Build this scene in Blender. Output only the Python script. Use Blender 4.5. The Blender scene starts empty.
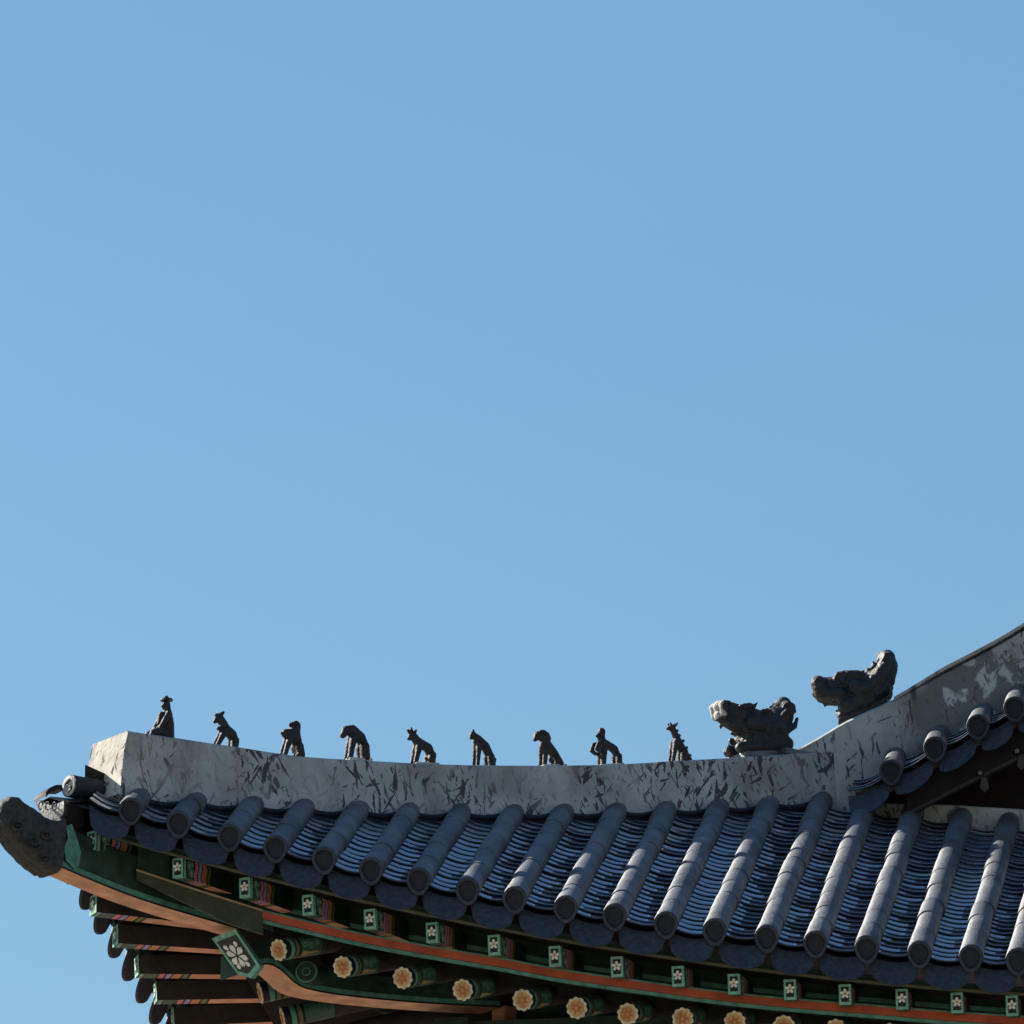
import bpy, bmesh, math, random
from mathutils import Vector as V, Matrix, noise
random.seed(7)
rad = math.radians
S = bpy.context.scene
C = S.collection

# ------------------------------------------------------------------ camera
Z0 = 16.62                                   # height of the eave corner above the courtyard
CAM = V((10.2753, -52.28237, Z0 - 15.02277))
PAN, PIT, ROL, FPX = -0.13238, 0.30814, -0.00684, math.exp(8.99685)
FW = V((math.cos(PIT)*math.sin(PAN), math.cos(PIT)*math.cos(PAN), math.sin(PIT)))
_R = V((math.cos(PAN), -math.sin(PAN), 0)); _U = _R.cross(FW)
RT = math.cos(ROL)*_R + math.sin(ROL)*_U
UP = -math.sin(ROL)*_R + math.cos(ROL)*_U
cd = bpy.data.cameras.new('camera'); cam = bpy.data.objects.new('camera', cd); C.objects.link(cam)
cam.matrix_world = Matrix(((RT.x, UP.x, -FW.x, CAM.x), (RT.y, UP.y, -FW.y, CAM.y), (RT.z, UP.z, -FW.z, CAM.z), (0, 0, 0, 1)))
cd.sensor_width = 36; cd.lens = FPX/1024*36; cd.clip_start = .5; cd.clip_end = 8000
S.camera = cam

# ------------------------------------------------------------------ sky and sun
SAZ, SEL = 25, 34.6                          # sun stands behind the roof on the left
sdir = V((-math.cos(rad(SAZ))*math.cos(rad(SEL)), math.sin(rad(SAZ))*math.cos(rad(SEL)), math.sin(rad(SEL))))
w = bpy.data.worlds.new('World'); S.world = w; w.use_nodes = True
nt = w.node_tree; bg = nt.nodes['Background']
sky = nt.nodes.new('ShaderNodeTexSky'); sky.sky_type = 'NISHITA'; sky.sun_disc = False
sky.sun_elevation = rad(SEL); sky.sun_rotation = math.atan2(sdir.x, sdir.y)
sky.air_density = 2.05; sky.dust_density = 0; sky.ozone_density = 10; sky.altitude = 0
nt.links.new(sky.outputs[0], bg.inputs[0]); bg.inputs[1].default_value = .0496
sd = bpy.data.lights.new('sun', 'SUN'); so = bpy.data.objects.new('sun', sd); C.objects.link(so)
sd.energy = 5.0; sd.angle = rad(.5); sd.color = (1, .94, .84)
so.rotation_euler = sdir.to_track_quat('Z', 'Y').to_euler(); so.location = (-40, 20, 60)
S.view_settings.view_transform = 'Standard'; S.view_settings.look = 'None'
S.view_settings.exposure = 1.27; S.view_settings.gamma = 1

# ------------------------------------------------------------------ materials
def mat(name, col, rough=.7, var=.25, scale=14, spec=.4, bump=.15, bscale=60, rnd=0.0):
    m = bpy.data.materials.new(name); m.use_nodes = True
    n = m.node_tree.nodes; l = m.node_tree.links; b = n['Principled BSDF']
    tc = n.new('ShaderNodeTexCoord')
    no = n.new('ShaderNodeTexNoise'); no.inputs['Scale'].default_value = scale; no.inputs['Detail'].default_value = 6
    l.new(tc.outputs['Object'], no.inputs['Vector'])
    r = n.new('ShaderNodeValToRGB'); r.color_ramp.elements[0].position = .3; r.color_ramp.elements[1].position = .72
    r.color_ramp.elements[0].color = [c*(1-var) for c in col] + [1]; r.color_ramp.elements[1].color = [min(1, c*(1+var)) for c in col] + [1]
    l.new(no.outputs['Fac'], r.inputs['Fac'])
    out = r.outputs['Color']
    if rnd:
        oi = n.new('ShaderNodeObjectInfo'); mr = n.new('ShaderNodeMapRange'); mr.inputs['To Min'].default_value = 1-rnd; mr.inputs['To Max'].default_value = 1+rnd
        l.new(oi.outputs['Random'], mr.inputs['Value'])
        mx = n.new('ShaderNodeVectorMath'); mx.operation = 'SCALE'
        l.new(out, mx.inputs[0]); l.new(mr.outputs[0], mx.inputs['Scale']); out = mx.outputs[0]
    l.new(out, b.inputs['Base Color'])
    b.inputs['Roughness'].default_value = rough
    b.inputs['Specular IOR Level'].default_value = spec
    if bump:
        n2 = n.new('ShaderNodeTexNoise'); n2.inputs['Scale'].default_value = bscale; n2.inputs['Detail'].default_value = 4
        l.new(tc.outputs['Object'], n2.inputs['Vector'])
        bp = n.new('ShaderNodeBump'); bp.inputs['Strength'].default_value = bump; bp.inputs['Distance'].default_value = .02
        l.new(n2.outputs['Fac'], bp.inputs['Height']); l.new(bp.outputs[0], b.inputs['Normal'])
    return m

def math_node(n, op, a=None, b=None):
    k = n.new('ShaderNodeMath'); k.operation = op
    if a is not None: k.inputs[0].default_value = a
    if b is not None: k.inputs[1].default_value = b
    return k

def plaster(name, rotz, streak=.5, patch=.6, base=(.36, .37, .365)):
    """old lime plaster: soft blotches, ink-like dark cracks and weather streaks"""
    m = bpy.data.materials.new(name); m.use_nodes = True
    n = m.node_tree.nodes; l = m.node_tree.links; b = n['Principled BSDF']
    tc = n.new('ShaderNodeTexCoord')
    mp = n.new('ShaderNodeMapping'); mp.inputs['Rotation'].default_value = (0, 0, rotz)
    l.new(tc.outputs['Object'], mp.inputs['Vector'])
    def nz(scale, sc=(1, 1, 1), detail=5, dist=0, off=0):
        q = n.new('ShaderNodeMapping'); q.inputs['Scale'].default_value = sc; q.inputs['Location'].default_value = (off, off*.7, 0)
        l.new(mp.outputs[0], q.inputs['Vector'])
        t = n.new('ShaderNodeTexNoise'); t.inputs['Scale'].default_value = scale; t.inputs['Detail'].default_value = detail
        t.inputs['Distortion'].default_value = dist; l.new(q.outputs[0], t.inputs['Vector']); return t.outputs['Fac']
    def ramp(fac, p0, p1, c0=(0, 0, 0, 1), c1=(1, 1, 1, 1)):
        r = n.new('ShaderNodeValToRGB'); r.color_ramp.elements[0].position = p0; r.color_ramp.elements[1].position = p1
        r.color_ramp.elements[0].color = c0; r.color_ramp.elements[1].color = c1; l.new(fac, r.inputs['Fac']); return r.outputs['Color']
    c0 = [c*.66 for c in base] + [1]; c1 = [min(1, c*1.26) for c in base] + [1]
    col = ramp(nz(2.6, detail=8), .3, .7, c0, c1)
    # ink-like dabs and scratches running in several directions, denser in soft zones
    def dab(rot, scale, sc, off, p0, p1):
        q = n.new('ShaderNodeMapping'); q.inputs['Rotation'].default_value = (0, rot, 0); l.new(mp.outputs[0], q.inputs['Vector'])
        q2 = n.new('ShaderNodeMapping'); q2.inputs['Scale'].default_value = sc; q2.inputs['Location'].default_value = (off, off*.7, off*1.3); l.new(q.outputs[0], q2.inputs['Vector'])
        t = n.new('ShaderNodeTexNoise'); t.inputs['Scale'].default_value = scale; t.inputs['Detail'].default_value = 3; t.inputs['Distortion'].default_value = .5
        l.new(q2.outputs[0], t.inputs['Vector']); return ramp(t.outputs['Fac'], p0, p1)
    k0 = .003 + .05*(streak-.5)
    parts = [dab(rad(r), sc_, (1, 1, st), of, p-k0, p+.012-k0) for r, sc_, st, of, p in ((4, 25, .24, 1.7, .63), (38, 26, .24, 4.1, .645), (-34, 21, .24, 7.7, .645), (-62, 24, .25, 9.3, .665), (10, 10, .45, 2.9, .66), (20, 26, .3, 6.6, .65))]
    cur = parts[0]
    for q in parts[1:]:
        mx = math_node(n, 'MAXIMUM'); l.new(cur, mx.inputs[0]); l.new(q, mx.inputs[1]); cur = mx.outputs[0]
    zone = ramp(nz(2.4, (1, 1, .7), 3, .3, 8.4), .40, .54, (.22, .22, .22, 1))
    mx = math_node(n, 'MULTIPLY'); l.new(cur, mx.inputs[0]); l.new(zone, mx.inputs[1])
    # soft rain streaks running down
    rain = ramp(nz(7, (1, 1, .07), 5, .2, 15.3), .5, .72); rk = math_node(n, 'MULTIPLY', None, .26); l.new(rain, rk.inputs[0])
    mr_ = n.new('ShaderNodeMixRGB'); l.new(rk.outputs[0], mr_.inputs['Fac']); l.new(col, mr_.inputs[1]); mr_.inputs[2].default_value = (.10, .10, .10, 1); col = mr_.outputs[0]
    k = math_node(n, 'MULTIPLY', None, .9); l.new(mx.outputs[0], k.inputs[0])
    mixa = n.new('ShaderNodeMixRGB'); l.new(k.outputs[0], mixa.inputs['Fac']); l.new(col, mixa.inputs[1]); mixa.inputs[2].default_value = (.03, .034, .04, 1)
    out = mixa.outputs[0]
    if patch:
        # flaked-off areas with ragged edges
        g = ramp(nz(3.2, (1, 1, .9), 9, .5, 1.3), .575-.10*patch, .60-.10*patch)
        sep = n.new('ShaderNodeSeparateXYZ'); l.new(tc.outputs['Object'], sep.inputs[0])
        wob = math_node(n, 'MULTIPLY', None, .9); l.new(nz(3, detail=4), wob.inputs[0]); ad = math_node(n, 'ADD'); l.new(sep.outputs[0], ad.inputs[0]); l.new(wob.outputs[0], ad.inputs[1])
        mrx = n.new('ShaderNodeMapRange'); mrx.inputs['From Min'].default_value = -.12; mrx.inputs['From Max'].default_value = .12; l.new(ad.outputs[0], mrx.inputs['Value'])
        big = mrx.outputs[0]
        mm = math_node(n, 'MULTIPLY'); l.new(g, mm.inputs[0]); l.new(big, mm.inputs[1])
        k2 = math_node(n, 'MULTIPLY', None, .8); l.new(mm.outputs[0], k2.inputs[0])
        mixb = n.new('ShaderNodeMixRGB'); l.new(k2.outputs[0], mixb.inputs['Fac']); l.new(out, mixb.inputs[1]); mixb.inputs[2].default_value = (.085, .085, .085, 1)
        out = mixb.outputs[0]
    l.new(out, b.inputs['Base Color']); b.inputs['Roughness'].default_value = .9; b.inputs['Specular IOR Level'].default_value = .2
    bp = n.new('ShaderNodeBump'); bp.inputs['Strength'].default_value = .35; bp.inputs['Distance'].default_value = .02
    l.new(nz(22, detail=6), bp.inputs['Height']); l.new(bp.outputs[0], b.inputs['Normal'])
    return m

M = {}
M['tile'] = mat('roof tile', (.066, .070, .078), .58, .6, 4, .9, .4, 45, .2)
M['tile_pan'] = mat('pan tile', (.125, .14, .17), .2, .45, 7, .8, .1, 50, .15)
_b = M['tile_pan'].node_tree.nodes['Principled BSDF']; _b.inputs['Coat Weight'].default_value = 1; _b.inputs['Coat Roughness'].default_value = .1; _b.inputs['Coat IOR'].default_value = 1.6
M['tile_face'] = mat('tile end', (.027, .034, .050), .6, .35, 30, .35, .5, 45, .1)
M['tile_deep'] = mat('tile end recess', (.015, .018, .026), .65, .3, 30, .3, .6, 40)
M['pale_tile'] = mat('tile end with painted sun', (.48, .47, .43), .8, .2, 40, .2, .4, 60)
M['lip'] = mat('tile underside', (.02, .022, .026), .7, .3, 20, .2, 0)  # near-black copy of the tile; shade of the lips put into its colour
M['figure'] = mat('figurine clay', (.022, .021, .024), .62, .4, 30, .3, .5, 60)
M['dragon'] = mat('dragon clay', (.018, .018, .020), .6, .5, 26, .4, .7, 30)
M['pale_clay'] = mat('pale clay', (.42, .40, .36), .8, .4, 40, .2, .4, 60)
M['cap'] = mat('beam cap clay', (.036, .036, .035), .75, .5, 22, .3, .9, 35)
M['plaster'] = plaster('ridge plaster', rad(-45), .8, 0)
M['plaster_gable'] = plaster('flaked ridge plaster', 0, .1, 1.25)
M['plaster_low'] = plaster('low ridge plaster', 0, .2, .15)
M['plaster_end'] = plaster('ridge end plaster with painted sun', rad(45), .0, 0, (.47, .44, .38))  # warmer, brighter copy of the ridge plaster; sunlight painted into its base
M['salmon'] = mat('salmon timber', (.56, .31, .19), .7, .32, 7, .3, .1)
M['red'] = mat('red board', (.38, .075, .033), .65, .3, 6, .3, .1)
M['green'] = mat('dark green timber', (.018, .042, .032), .6, .5, 9, .3, .1)
M['teal'] = mat('teal edge paint', (.085, .23, .175), .7, .35, 16, .3, .1)
M['mint'] = mat('mint paint', (.18, .39, .30), .7, .35, 26, .3, .05)
M['olive'] = mat('olive batten', (.10, .105, .062), .7, .2, 12, .3, .1)
M['olive_board'] = mat('olive board', (.045, .05, .028), .7, .3, 9, .3, .1)
M['orange_pale'] = mat('pale orange paint', (.48, .28, .11), .7, .3, 20, .3, 0)
M['tan'] = mat('tan batten', (.32, .24, .12), .7, .2, 12, .3, .1)
M['brown'] = mat('dark brown timber', (.032, .025, .021), .75, .4, 8, .3, .2)
M['black'] = mat('black paint', (.008, .009, .01), .5, .2, 10, .3, 0)
M['pink'] = mat('pink paint', (.56, .21, .19), .6, .1, 20, .3, 0)
M['navy'] = mat('navy paint', (.02, .02, .07), .6, .1, 20, .3, 0)
M['lilac'] = mat('lilac paint', (.34, .31, .58), .6, .1, 20, .3, 0)
M['orange'] = mat('orange paint', (.54, .24, .09), .6, .1, 20, .3, 0)
M['moss'] = mat('moss green paint', (.14, .2, .08), .6, .1, 20, .3, 0)
M['cream'] = mat('cream paint', (.56, .47, .32), .7, .35, 34, .3, 0)
M['white'] = mat('white paint', (.68, .69, .62), .7, .25, 34, .3, 0)
M['rust'] = mat('rust paint', (.38, .13, .045), .6, .15, 30, .3, 0)
M['maroon'] = mat('maroon boards', (.011, .006, .006), .8, .3, 8, .3, .2)
M['drop'] = mat('faded drop paint', (.05, .032, .03), .7, .2, 20)
M['soffit'] = mat('dark soffit boards', (.013, .014, .012), .8, .4, 8, .2, .2)  # near-black base, uneven by noise
M['faded'] = mat('faded pale paint', (.13, .15, .16), .7, .2, 20)
M['wall'] = mat('red plaster wall', (.25, .07, .05), .8, .15, 3)
M['ground'] = mat('pale sandy courtyard', (.2, .175, .14), .95, .15, .3, .2, .2, 3)

def scroll_mat():
    m = bpy.data.materials.new('green scroll paint'); m.use_nodes = True
    n = m.node_tree.nodes; l = m.node_tree.links; b = n['Principled BSDF']
    tc = n.new('ShaderNodeTexCoord'); vo = n.new('ShaderNodeTexVoronoi'); vo.inputs['Scale'].default_value = 17
    l.new(tc.outputs['Object'], vo.inputs['Vector'])
    a = math_node(n, 'MULTIPLY', None, 60); l.new(vo.outputs['Distance'], a.inputs[0])
    s = math_node(n, 'SINE'); l.new(a.outputs[0], s.inputs[0])
    r = n.new('ShaderNodeValToRGB'); r.color_ramp.elements[0].position = .45; r.color_ramp.elements[1].position = .55
    r.color_ramp.elements[0].color = (.012, .03, .022, 1); r.color_ramp.elements[1].color = (.07, .21, .14, 1)
    l.new(s.outputs[0], r.inputs['Fac']); l.new(r.outputs[0], b.inputs['Base Color']); b.inputs['Roughness'].default_value = .6
    return m
M['scroll'] = scroll_mat()

# ------------------------------------------------------------------ mesh helpers
HALL_ORG = V((6, 6, 0))
class MB:
    def __init__(s): s.v = []; s.f = []; s.mi = []; s.names = []
    def m(s, name):
        if name not in s.names: s.names.append(name)
        return s.names.index(name)
    def quad_strip(s, rings, mname, close=False, caps=False):
        """rings: lists of equal length; faces between neighbouring rings"""
        b = len(s.v); n = len(rings[0]); mats = mname if isinstance(mname, list) else None
        for r in rings: s.v += [V(q) for q in r]
        for i in range(len(rings)-1):
            k = s.m(mats[i] if mats else mname)
            for j in range(n if close else n-1):
                j2 = (j+1) % n
                s.f.append((b+i*n+j, b+i*n+j2, b+(i+1)*n+j2, b+(i+1)*n+j)); s.mi.append(k)
        if caps:
            k = s.m(mats[0] if mats else mname)
            s.f.append(tuple(b+j for j in range(n))[::-1]); s.mi.append(k)
            k = s.m(mats[-1] if mats else mname)
            s.f.append(tuple(b+(len(rings)-1)*n+j for j in range(n))); s.mi.append(k)
    def poly(s, pts, mname):
        b = len(s.v); s.v += [V(q) for q in pts]; s.f.append(tuple(range(b, b+len(pts)))); s.mi.append(s.m(mname))
    def prism(s, pts, vec, mname, side=None):
        """flat outline pts pushed along vec"""
        vec = V(vec); b = len(s.v); n = len(pts); s.v += [V(q) for q in pts] + [V(q)+vec for q in pts]
        s.f.append(tuple(range(b, b+n))); s.mi.append(s.m(mname))
        s.f.append(tuple(range(b+n, b+2*n))[::-1]); s.mi.append(s.m(side or mname))
        for j in range(n):
            j2 = (j+1) % n; s.f.append((b+j, b+n+j, b+n+j2, b+j2)); s.mi.append(s.m(side or mname))
    def box(s, c, hx, hy, hz, mname):
        c = V(c); hx, hy, hz = V(hx), V(hy), V(hz)
        s.prism([c-hx-hy-hz, c+hx-hy-hz, c+hx+hy-hz, c-hx+hy-hz], hz*2, mname)
    def tube(s, path, radii, mname, seg=10, caps=True):
        path = [V(q) for q in path]
        if not isinstance(radii, (list, tuple)): radii = [radii]*len(path)
        rings = []
        for i, q in enumerate(path):
            t = (path[min(i+1, len(path)-1)] - path[max(i-1, 0)]).normalized()
            a = t.cross(V((0, 0, 1)) if abs(t.z) < .9 else V((1, 0, 0))).normalized(); b = a.cross(t)
            rings.append([q + (a*math.cos(k*2*math.pi/seg) + b*math.sin(k*2*math.pi/seg))*radii[i] for k in range(seg)])
        s.quad_strip(rings, mname, True, caps)
    def build(s, name, parent=None, smooth=False, org=None, mirror=False, bevel=0, sharp=35):
        o = V(HALL_ORG) if org is None else V(org)
        me = bpy.data.meshes.new(name)
        vs = [V((q.y, q.x, q.z)) if mirror else q for q in s.v]
        me.from_pydata([(q - o)[:] for q in vs], [], [f[::-1] if mirror else f for f in s.f])
        for nm in s.names: me.materials.append(M[nm])
        me.polygons.foreach_set('material_index', s.mi)
        bm = bmesh.new(); bm.from_mesh(me); bmesh.ops.recalc_face_normals(bm, faces=bm.faces)
        bm.to_mesh(me); bm.free()
        if smooth:
            me.polygons.foreach_set('use_smooth', [True]*len(me.polygons))
            me.set_sharp_from_angle(angle=rad(sharp))
        me.update()
        ob = bpy.data.objects.new(name, me); C.objects.link(ob)
        if parent is not None: ob.parent = parent
        if bevel:
            md = ob.modifiers.new('edge wear', 'BEVEL'); md.width = bevel; md.segments = 2; md.limit_method = 'ANGLE'; md.angle_limit = rad(40)
        return ob

def ray(px, py): return FW + RT*((px-512)/FPX) - UP*((py-512)/FPX)
def at_plane(px, py, n, c):
    n = V(n); d = ray(px, py); return CAM + d*((c - n.dot(CAM))/n.dot(d))
def interp(x, tab):
    if x <= tab[0][0]: return tab[0][1]
    for (a, fa), (b, fb) in zip(tab, tab[1:]):
        if x <= b: return fa + (fb-fa)*(x-a)/(b-a)
    return tab[-1][1]

# ------------------------------------------------------------------ the roof's own shape
L, BOW, RISE, NB, NR, SL = 9.0, .81266, 1.45244, 1.44145, 1.99654, .493
def eave(x):                                  # plan inset and height of the eave line at distance x from the corner
    u = max(0, (L-x)/L)
    return BOW*(1-u**NB), Z0 + RISE*(u**NR) - RISE
def surf(x, y):
    yb, z = eave(x); t = y-yb
    return z + SL*t + .0026*t*t
HW = .22                                      # half width of the hip ridge
def hip_pt(px, py, off=HW): return at_plane(px, py, (1, -1, 0), off*math.sqrt(2))

hall = bpy.data.objects.new('palace_hall', None); C.objects.link(hall); hall.location = HALL_ORG
hall['label'] = 'palace hall with grey tiled roof and painted green and salmon eaves'
hall['category'] = 'palace building'

# ground
g = MB(); g.poly([(-3000, -3000, 0), (3000, -3000, 0), (3000, 3000, 0), (-3000, 3000, 0)], 'ground')
go = g.build('ground', None, org=(0, 0, 0)); go['kind'] = 'structure'; go['label'] = 'pale sandy courtyard ground around the hall'; go['category'] = 'ground'

# ------------------------------------------------------------------ body of the hall below the eaves (below the picture)
b = MB(); b.box((10.5, 10.5, (Z0-2.2)/2), (7.2, 0, 0), (0, 7.2, 0), (0, 0, (Z0-2.2)/2), 'wall'); b.build('wall', hall)
for i, (x, y) in enumerate([(3, 3), (6.4, 3), (9.8, 3), (3, 6.4), (3, 9.8)]):
    b = MB(); b.tube([(x, y, 0), (x, y, 8), (x, y, Z0-1.9)], [.34, .33, .3], 'red', 20); b.build('column', hall, True)
# lintel band of dark painted brackets under the rafters, front and left
for mir in (False, True):
    b = MB(); b.box((9.2, 2.55, Z0-1.75), (6.9, 0, 0), (0, .12, 0), (0, 0, .55), 'green'); b.build('lintel', hall, mirror=mir)
    b = MB(); b.tube([(3.0, 2.9, Z0-1.0), (5, 2.9, Z0-1.1), (15, 2.9, Z0-1.15)], .12, 'green', 16); b.build('purlin', hall, True, mirror=mir)

# ------------------------------------------------------------------ roof deck under the tiles
def deck(mir):
    b = MB(); rings = []
    xs = [.1+i*.35 for i in range(46)]
    ts = [0, .08, .18, .3, .45, .62, .8, 1]
    for x in xs:
        yb = eave(x)[0]; y1 = min(x, 4.75) if not mir else (x if x < 5.15 else 11)
        y0 = min(yb+.04, y1-.02)
        rings.append([V((x, y0+(y1-y0)*t, surf(x, y0+(y1-y0)*t)-.10)) for t in ts])
    b.quad_strip(rings, 'tile_deep')
    b.build('roof_deck', hall, True, mirror=mir)
deck(False); deck(True)

# ------------------------------------------------------------------ tiles
DX = [.663, .99, 1.335, 1.647, 1.976, 2.294, 2.616, 2.947, 3.264, 3.609, 3.939, 4.284, 4.614, 4.964, 5.292, 5.638, 5.992, 6.338, 6.653, 6.99, 7.33, 7.67, 8.01, 8.35, 8.69]
TR = .081
def tile_frame(p0, p1):
    t = (p1-p0).normalized(); e = V((t.y, -t.x, 0)).normalized(); n = e.cross(t); return t, e, n
def cover_row(p0, p1, mir=False, rng=random):
    """half-round cover tiles laid end over end from the eave point p0 up to p1; first one closed by a round end tile"""
    t, e, n = tile_frame(p0, p1)
    if mir: pass
    b = MB(); ln = (p1-p0).length; s = 0; i = 0
    while s < ln:
        sl = .46*rng.uniform(.8, 1.15)
        a0, a1 = s-.012, min(s+sl+.02, ln+.05)
        r0, r1 = TR*rng.uniform(1.0, 1.02), TR*.975
        side = rng.uniform(-.007, .007); lift = rng.uniform(-.003, .004)
        rings = []
        for a, r in ((a0, r0-.012), (a0, r0), (a0+.008, r0), (a1, r1)):
            c = p0 + t*a + e*side + n*lift
            rings.append([c + e*(r*math.sin(q)) + n*(r*math.cos(q)) for q in [rad(-118+236*k/20) for k in range(21)]])
        b.quad_strip(rings, 'tile'); s += sl; i += 1
    o = b.build('cover_tile_row', hall, True, mirror=mir, sharp=50)
    # end tile: short full tube, raised rim, recessed face, pointed lower lip
    b = MB(); seg = 36; nf = (n*.55 + V((0, 0, 1))*.45).normalized()
    def ring(a, k):
        out = []
        for j in range(seg):
            q = 2*math.pi*j/seg; sn, cs = math.sin(q), math.cos(q)
            r = TR*1.04*k*(1 + .30*max(0, -cs)**5)
            out.append(p0 - t*a + e*(r*sn) + nf*(r*cs))
        return out
    b.quad_strip([ring(-.16, .98), ring(.012, 1), ring(.03, 1), ring(.034, .97), ring(.034, .76), ring(.026, .73), ring(.014, .71)], ['tile', 'tile', 'tile_face', 'tile_face', 'tile_face', 'tile_deep'], True)
    b.poly(ring(.014, .71), 'tile_deep')
    b.quad_strip([ring(.0135, .40), ring(.0165, .30), ring(.0175, .05)], 'tile_deep', True)
    b.build('end_tile', o, True, mirror=mir)
    return o

def pan_row(fa, fb, y0, y1, mir=False, rng=random, tilt=1.0, step=.138):
    """trough of overlapping concave tiles between two cover rows; fa(y), fb(y) give points of the two neighbours' centre lines"""
    b = MB(); n = 9
    def P(y, u, dz):
        A, B = fa(y), fb(y); q = A.lerp(B, .5+.5*u); q = q + V((0, 0, -.012 - .046*(1-u*u) + dz)); return q
    y = y0; st = step*.9; i = 0
    us = [-.86+1.72*k/(n-1) for k in range(n)]
    while y < y1:
        d = rng.uniform(.9, 1.1)*st; lift = .0175*rng.uniform(.7, 1.25)*tilt; roll = rng.uniform(-.005, .005); sk = rng.uniform(-.012, .012)
        r = []
        for (yy, dz) in ((y+.10, lift-.018), (y+.004, lift-.015), (y, lift-.012), (y, lift-.003), (y+.004, lift), (y+d+.10, -.012)):
            r.append([P(yy+sk*u, u, dz+roll*u) for u in us])
        b.quad_strip(r, ['lip', 'lip', 'lip', 'tile_pan', 'tile_pan']); y += d; i += 1
    o = b.build('pan_tile_row', hall, True, mirror=mir, sharp=30)
    # drip tile: hanging lens-shaped plate at the eave
    b = MB(); m = 16; F = []; 
    yq = y0+.045
    for k in range(m+1):
        u = -1+2*k/m; w_ = math.sqrt(max(0, 1-u*u))
        q = fa(y0).lerp(fb(y0), .5+.5*u*.94); q.y = yq + .0
        top = q + V((0, 0, -.040 - .040*(1-u*u))); bot = q + V((0, -.075*w_, -.11 - .145*w_**.8))
        F.append((top, bot))
    rim = .012
    dirn = V((0, -1, 0)); rings = [[], [], [], [], []]
    for (tp, bt) in F:
        rings[0].append(tp + V((0, .05, .0))); rings[1].append(tp + dirn*.008); rings[2].append(tp + dirn*.008 + (bt-tp)*.1)
        rings[3].append(bt); rings[4].append(bt + V((0, .02, 0)))
    b.quad_strip(rings, ['tile', 'tile_face', 'tile_face', 'tile_face'])
    b.quad_strip([rings[4], rings[0]], 'tile_face')
    b.build('drip_tile', o, True, mirror=mir)
    return o

G_FRONT = 4.75                               # plane of the gable ridge's front face
def row_end(x, hw=HW): return min(x - hw*math.sqrt(2) + .05, G_FRONT+.03)
rng = random.Random(3)
for i, x in enumerate(DX):
    y0 = eave(x)[0]; y1 = row_end(x); p0 = V((x, y0, surf(x, y0)))
    if i < len(DX)-1 or True: cover_row(p0, V((x, y1, surf(x, y1))), False, rng)
for i in range(-1, len(DX)-1):
    xa = DX[i] if i >= 0 else .36; xb = DX[i+1]
    fa = lambda y, xa=xa: V((xa, y + eave(xa)[0]-eave((xa+xb)/2)[0], surf(xa, y + eave(xa)[0]-eave((xa+xb)/2)[0])))
    fb = lambda y, xb=xb: V((xb, y + eave(xb)[0]-eave((xa+xb)/2)[0], surf(xb, y + eave(xb)[0]-eave((xa+xb)/2)[0])))
    xm = (xa+xb)/2
    pan_row(fa, fb, eave(xm)[0]+.0, max(row_end(xb)-.02, eave(xm)[0]+.12), False, rng, rng.choice([.72, .85, 1.0, 1.12]))
# left slope: its eave runs away from the viewer
LX = [.63+.335*i for i in range(13)]
for i, x in enumerate(LX):
    y0 = eave(x)[0]; y1 = x-HW*1.414+.05
    if i: cover_row(V((x, y0, surf(x, y0))), V((x, y1, surf(x, y1))), True, rng)
for i in range(-1, len(LX)-1):
    xa = LX[i] if i >= 0 else .33; xb = LX[i+1]; xm = (xa+xb)/2
    fa = lambda y, xa=xa: V((xa, y + eave(xa)[0]-eave(xm)[0], surf(xa, y + eave(xa)[0]-eave(xm)[0])))
    fb = lambda y, xb=xb: V((xb, y + eave(xb)[0]-eave(xm)[0], surf(xb, y + eave(xb)[0]-eave(xm)[0])))
    pan_row(fa, fb, eave(xm)[0], max(row_end(xb)-.02, eave(xm)[0]+.12) if True else 7, True, rng)

# ------------------------------------------------------------------ hip ridge (plastered), following the measured top line
HTOP = [(128, 730), (200, 741), (300, 755.5), (400, 762), (480, 765), (600, 764.5), (720, 758), (848, 750)]
hp = [hip_pt(*q) for q in HTOP]
HT = [((q.x+q.y)/2, q.z) for q in hp]
def smooth_tab(tab, x):
    # Catmull-Rom through the table
    n = len(tab)
    for i in range(n-1):
        if x <= tab[i+1][0] or i == n-2:
            x0, a = tab[i]; x1, c = tab[i+1]
            m0 = (tab[i+1][1]-tab[i-1][1])/(tab[i+1][0]-tab[i-1][0]) if i > 0 else (c-a)/(x1-x0)
            m1 = (tab[i+2][1]-tab[i][1])/(tab[i+2][0]-tab[i][0]) if i < n-2 else (c-a)/(x1-x0)
            h = x1-x0; t = (x-x0)/h; t2 = t*t; t3 = t2*t
            return (2*t3-3*t2+1)*a + (t3-2*t2+t)*h*m0 + (-2*t3+3*t2)*c + (t3-t2)*h*m1
def ztop(d): return smooth_tab(HT, d)
D0, D1 = HT[0][0], HT[-1][0]
DIAG = V((1, 1, 0)).normalized(); LAT = V((1, -1, 0)).normalized()
def dpt(d, lat, z): return V((d, d, z)) + LAT*lat
rings = []; N = 60
for i in range(N+1):
    d = D0+(D1-D0)*i/N; zt = ztop(d)
    db = d - (.05*max(0, 1-(d-D0)/.3))         # the end face leans out at its foot
    zb = surf(d, d)-.2
    if i == 0: zb = zb + .1
    wb = HW + .012
    wig = .006*noise.noise(V((d*3, 0, 0)))
    rings.append([dpt(db, -wb, zb), dpt(d, -HW+.0, zt-.012), dpt(d, -HW+.015, zt+wig), dpt(d, HW-.015, zt+wig), dpt(d, HW, zt-.012+wig), dpt((d+db)/2, HW+.004, (zt*2+zb)/3), dpt(db, wb, zb)])
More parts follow.
